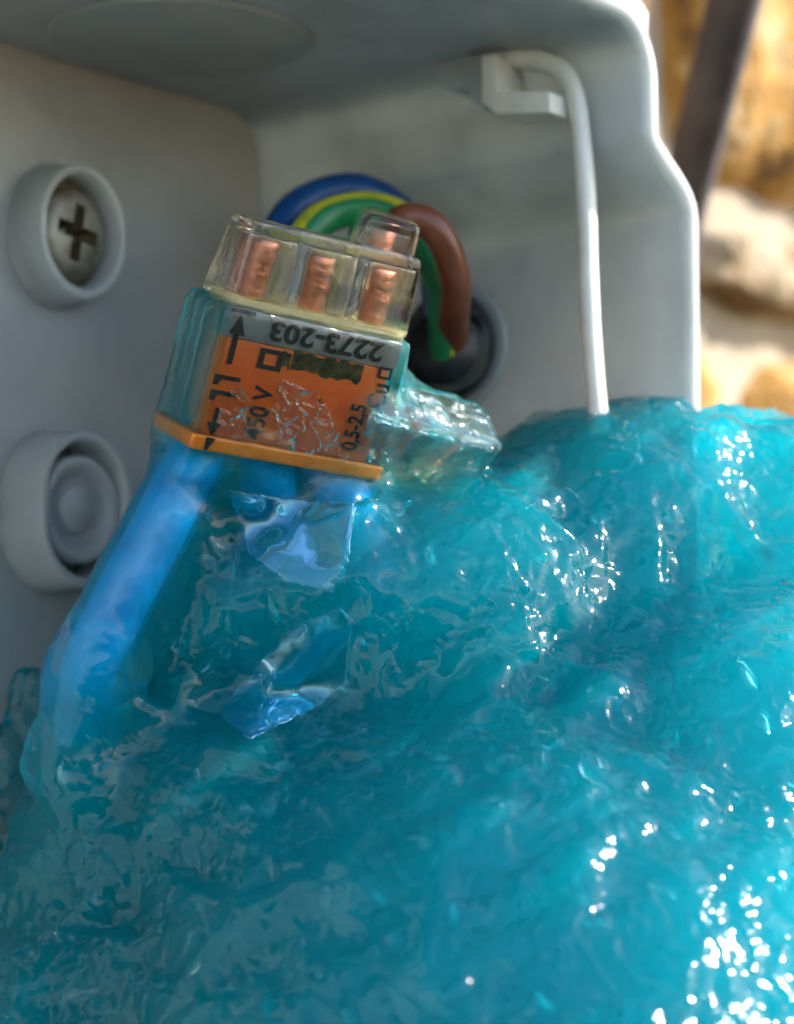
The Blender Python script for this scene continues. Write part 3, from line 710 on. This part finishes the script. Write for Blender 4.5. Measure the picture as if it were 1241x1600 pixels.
    disp = 0.42*(cells(wp/2.3, 3)-0.5)*patch+0.24*(cells(wp/0.95, 11)-0.5)*patch+0.15*perlin(wp/1.0)+0.06*perlin(wp/0.5+7)
    V = V+Nn*(disp*rel)[:, None]
    me.vertices.foreach_set('co', ((V*S-gb).astype(np.float32)).ravel()); me.update()
    me.attributes.new('relief', 'FLOAT', 'POINT').data.foreach_set('value', rel.astype(np.float32))
    me.name = 'insulating_gel'
    ob = link('insulating_gel', me, M['gel']); ob.location = gb.tolist()
    # keep normals pointing out
    tag(ob, 'glossy turquoise insulating gel heaped in the box and over the connectors', 'gel')
    # larger air gaps just under the skin, following it: thin curved pockets, reflected sky's lavender painted into their mirror
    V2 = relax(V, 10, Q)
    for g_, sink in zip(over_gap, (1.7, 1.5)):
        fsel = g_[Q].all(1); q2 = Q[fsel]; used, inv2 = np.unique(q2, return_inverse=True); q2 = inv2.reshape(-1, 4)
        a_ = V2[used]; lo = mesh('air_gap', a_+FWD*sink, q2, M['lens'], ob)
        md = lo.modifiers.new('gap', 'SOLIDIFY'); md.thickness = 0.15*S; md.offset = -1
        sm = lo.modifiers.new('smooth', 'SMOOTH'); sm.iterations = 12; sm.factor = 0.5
    # air trapped in the gel: small bubbles and thin, flat splits between the lumps
    ico = bmesh.new(); bmesh.ops.create_icosphere(ico, subdivisions=2, radius=1.0)
    iv = np.array([v.co[:] for v in ico.verts]); ifc = [[v.index for v in f.verts] for f in ico.faces]; ico.free()
    face = (Nn@FWD) < -0.15; qx = (V-CAM)@RIGHT/((V-CAM)@FWD); qy = (V-CAM)@UP/((V-CAM)@FWD)
    ok = face & (np.abs(qx) < 0.19) & (np.abs(qy) < 0.24) & (near1 > 1.5) & (nearw > 1.2) & (near3 > 1.0)
    pick = RNG.choice(np.nonzero(ok)[0], 380, replace=False); BV = []; BF = []
    for k_, vi in enumerate(pick):
        split = k_ % 3 != 0
        a_ = RNG.normal(size=(3, 3)); q_, _ = np.linalg.qr(a_)
        r_ = np.array([RNG.uniform(0.3, 1.0), RNG.uniform(0.15, 0.5), RNG.uniform(0.04, 0.10)]) if split else np.full(3, 0.09+0.34*RNG.random()**3)
        ctr = V[vi]-Nn[vi]*(r_.max()*0.8+RNG.random()**1.5*3.2+0.25)
        pv = iv*r_
        if split: pv = pv*(1+0.25*perlin(iv*1.6+k_)[:, None]); pv[:, 2] += 0.18*pv[:, 0]**2
        BF += [[j_+len(BV)*0+k_*len(iv) for j_ in f_] for f_ in ifc]; BV.append(pv@q_.T+ctr)
    bo = mesh('trapped_air', np.concatenate(BV), BF, M['bubble'], ob); bo['kind'] = 'stuff'
    print('gel verts', len(V), 'faces', len(Q))
    return ob
gel()
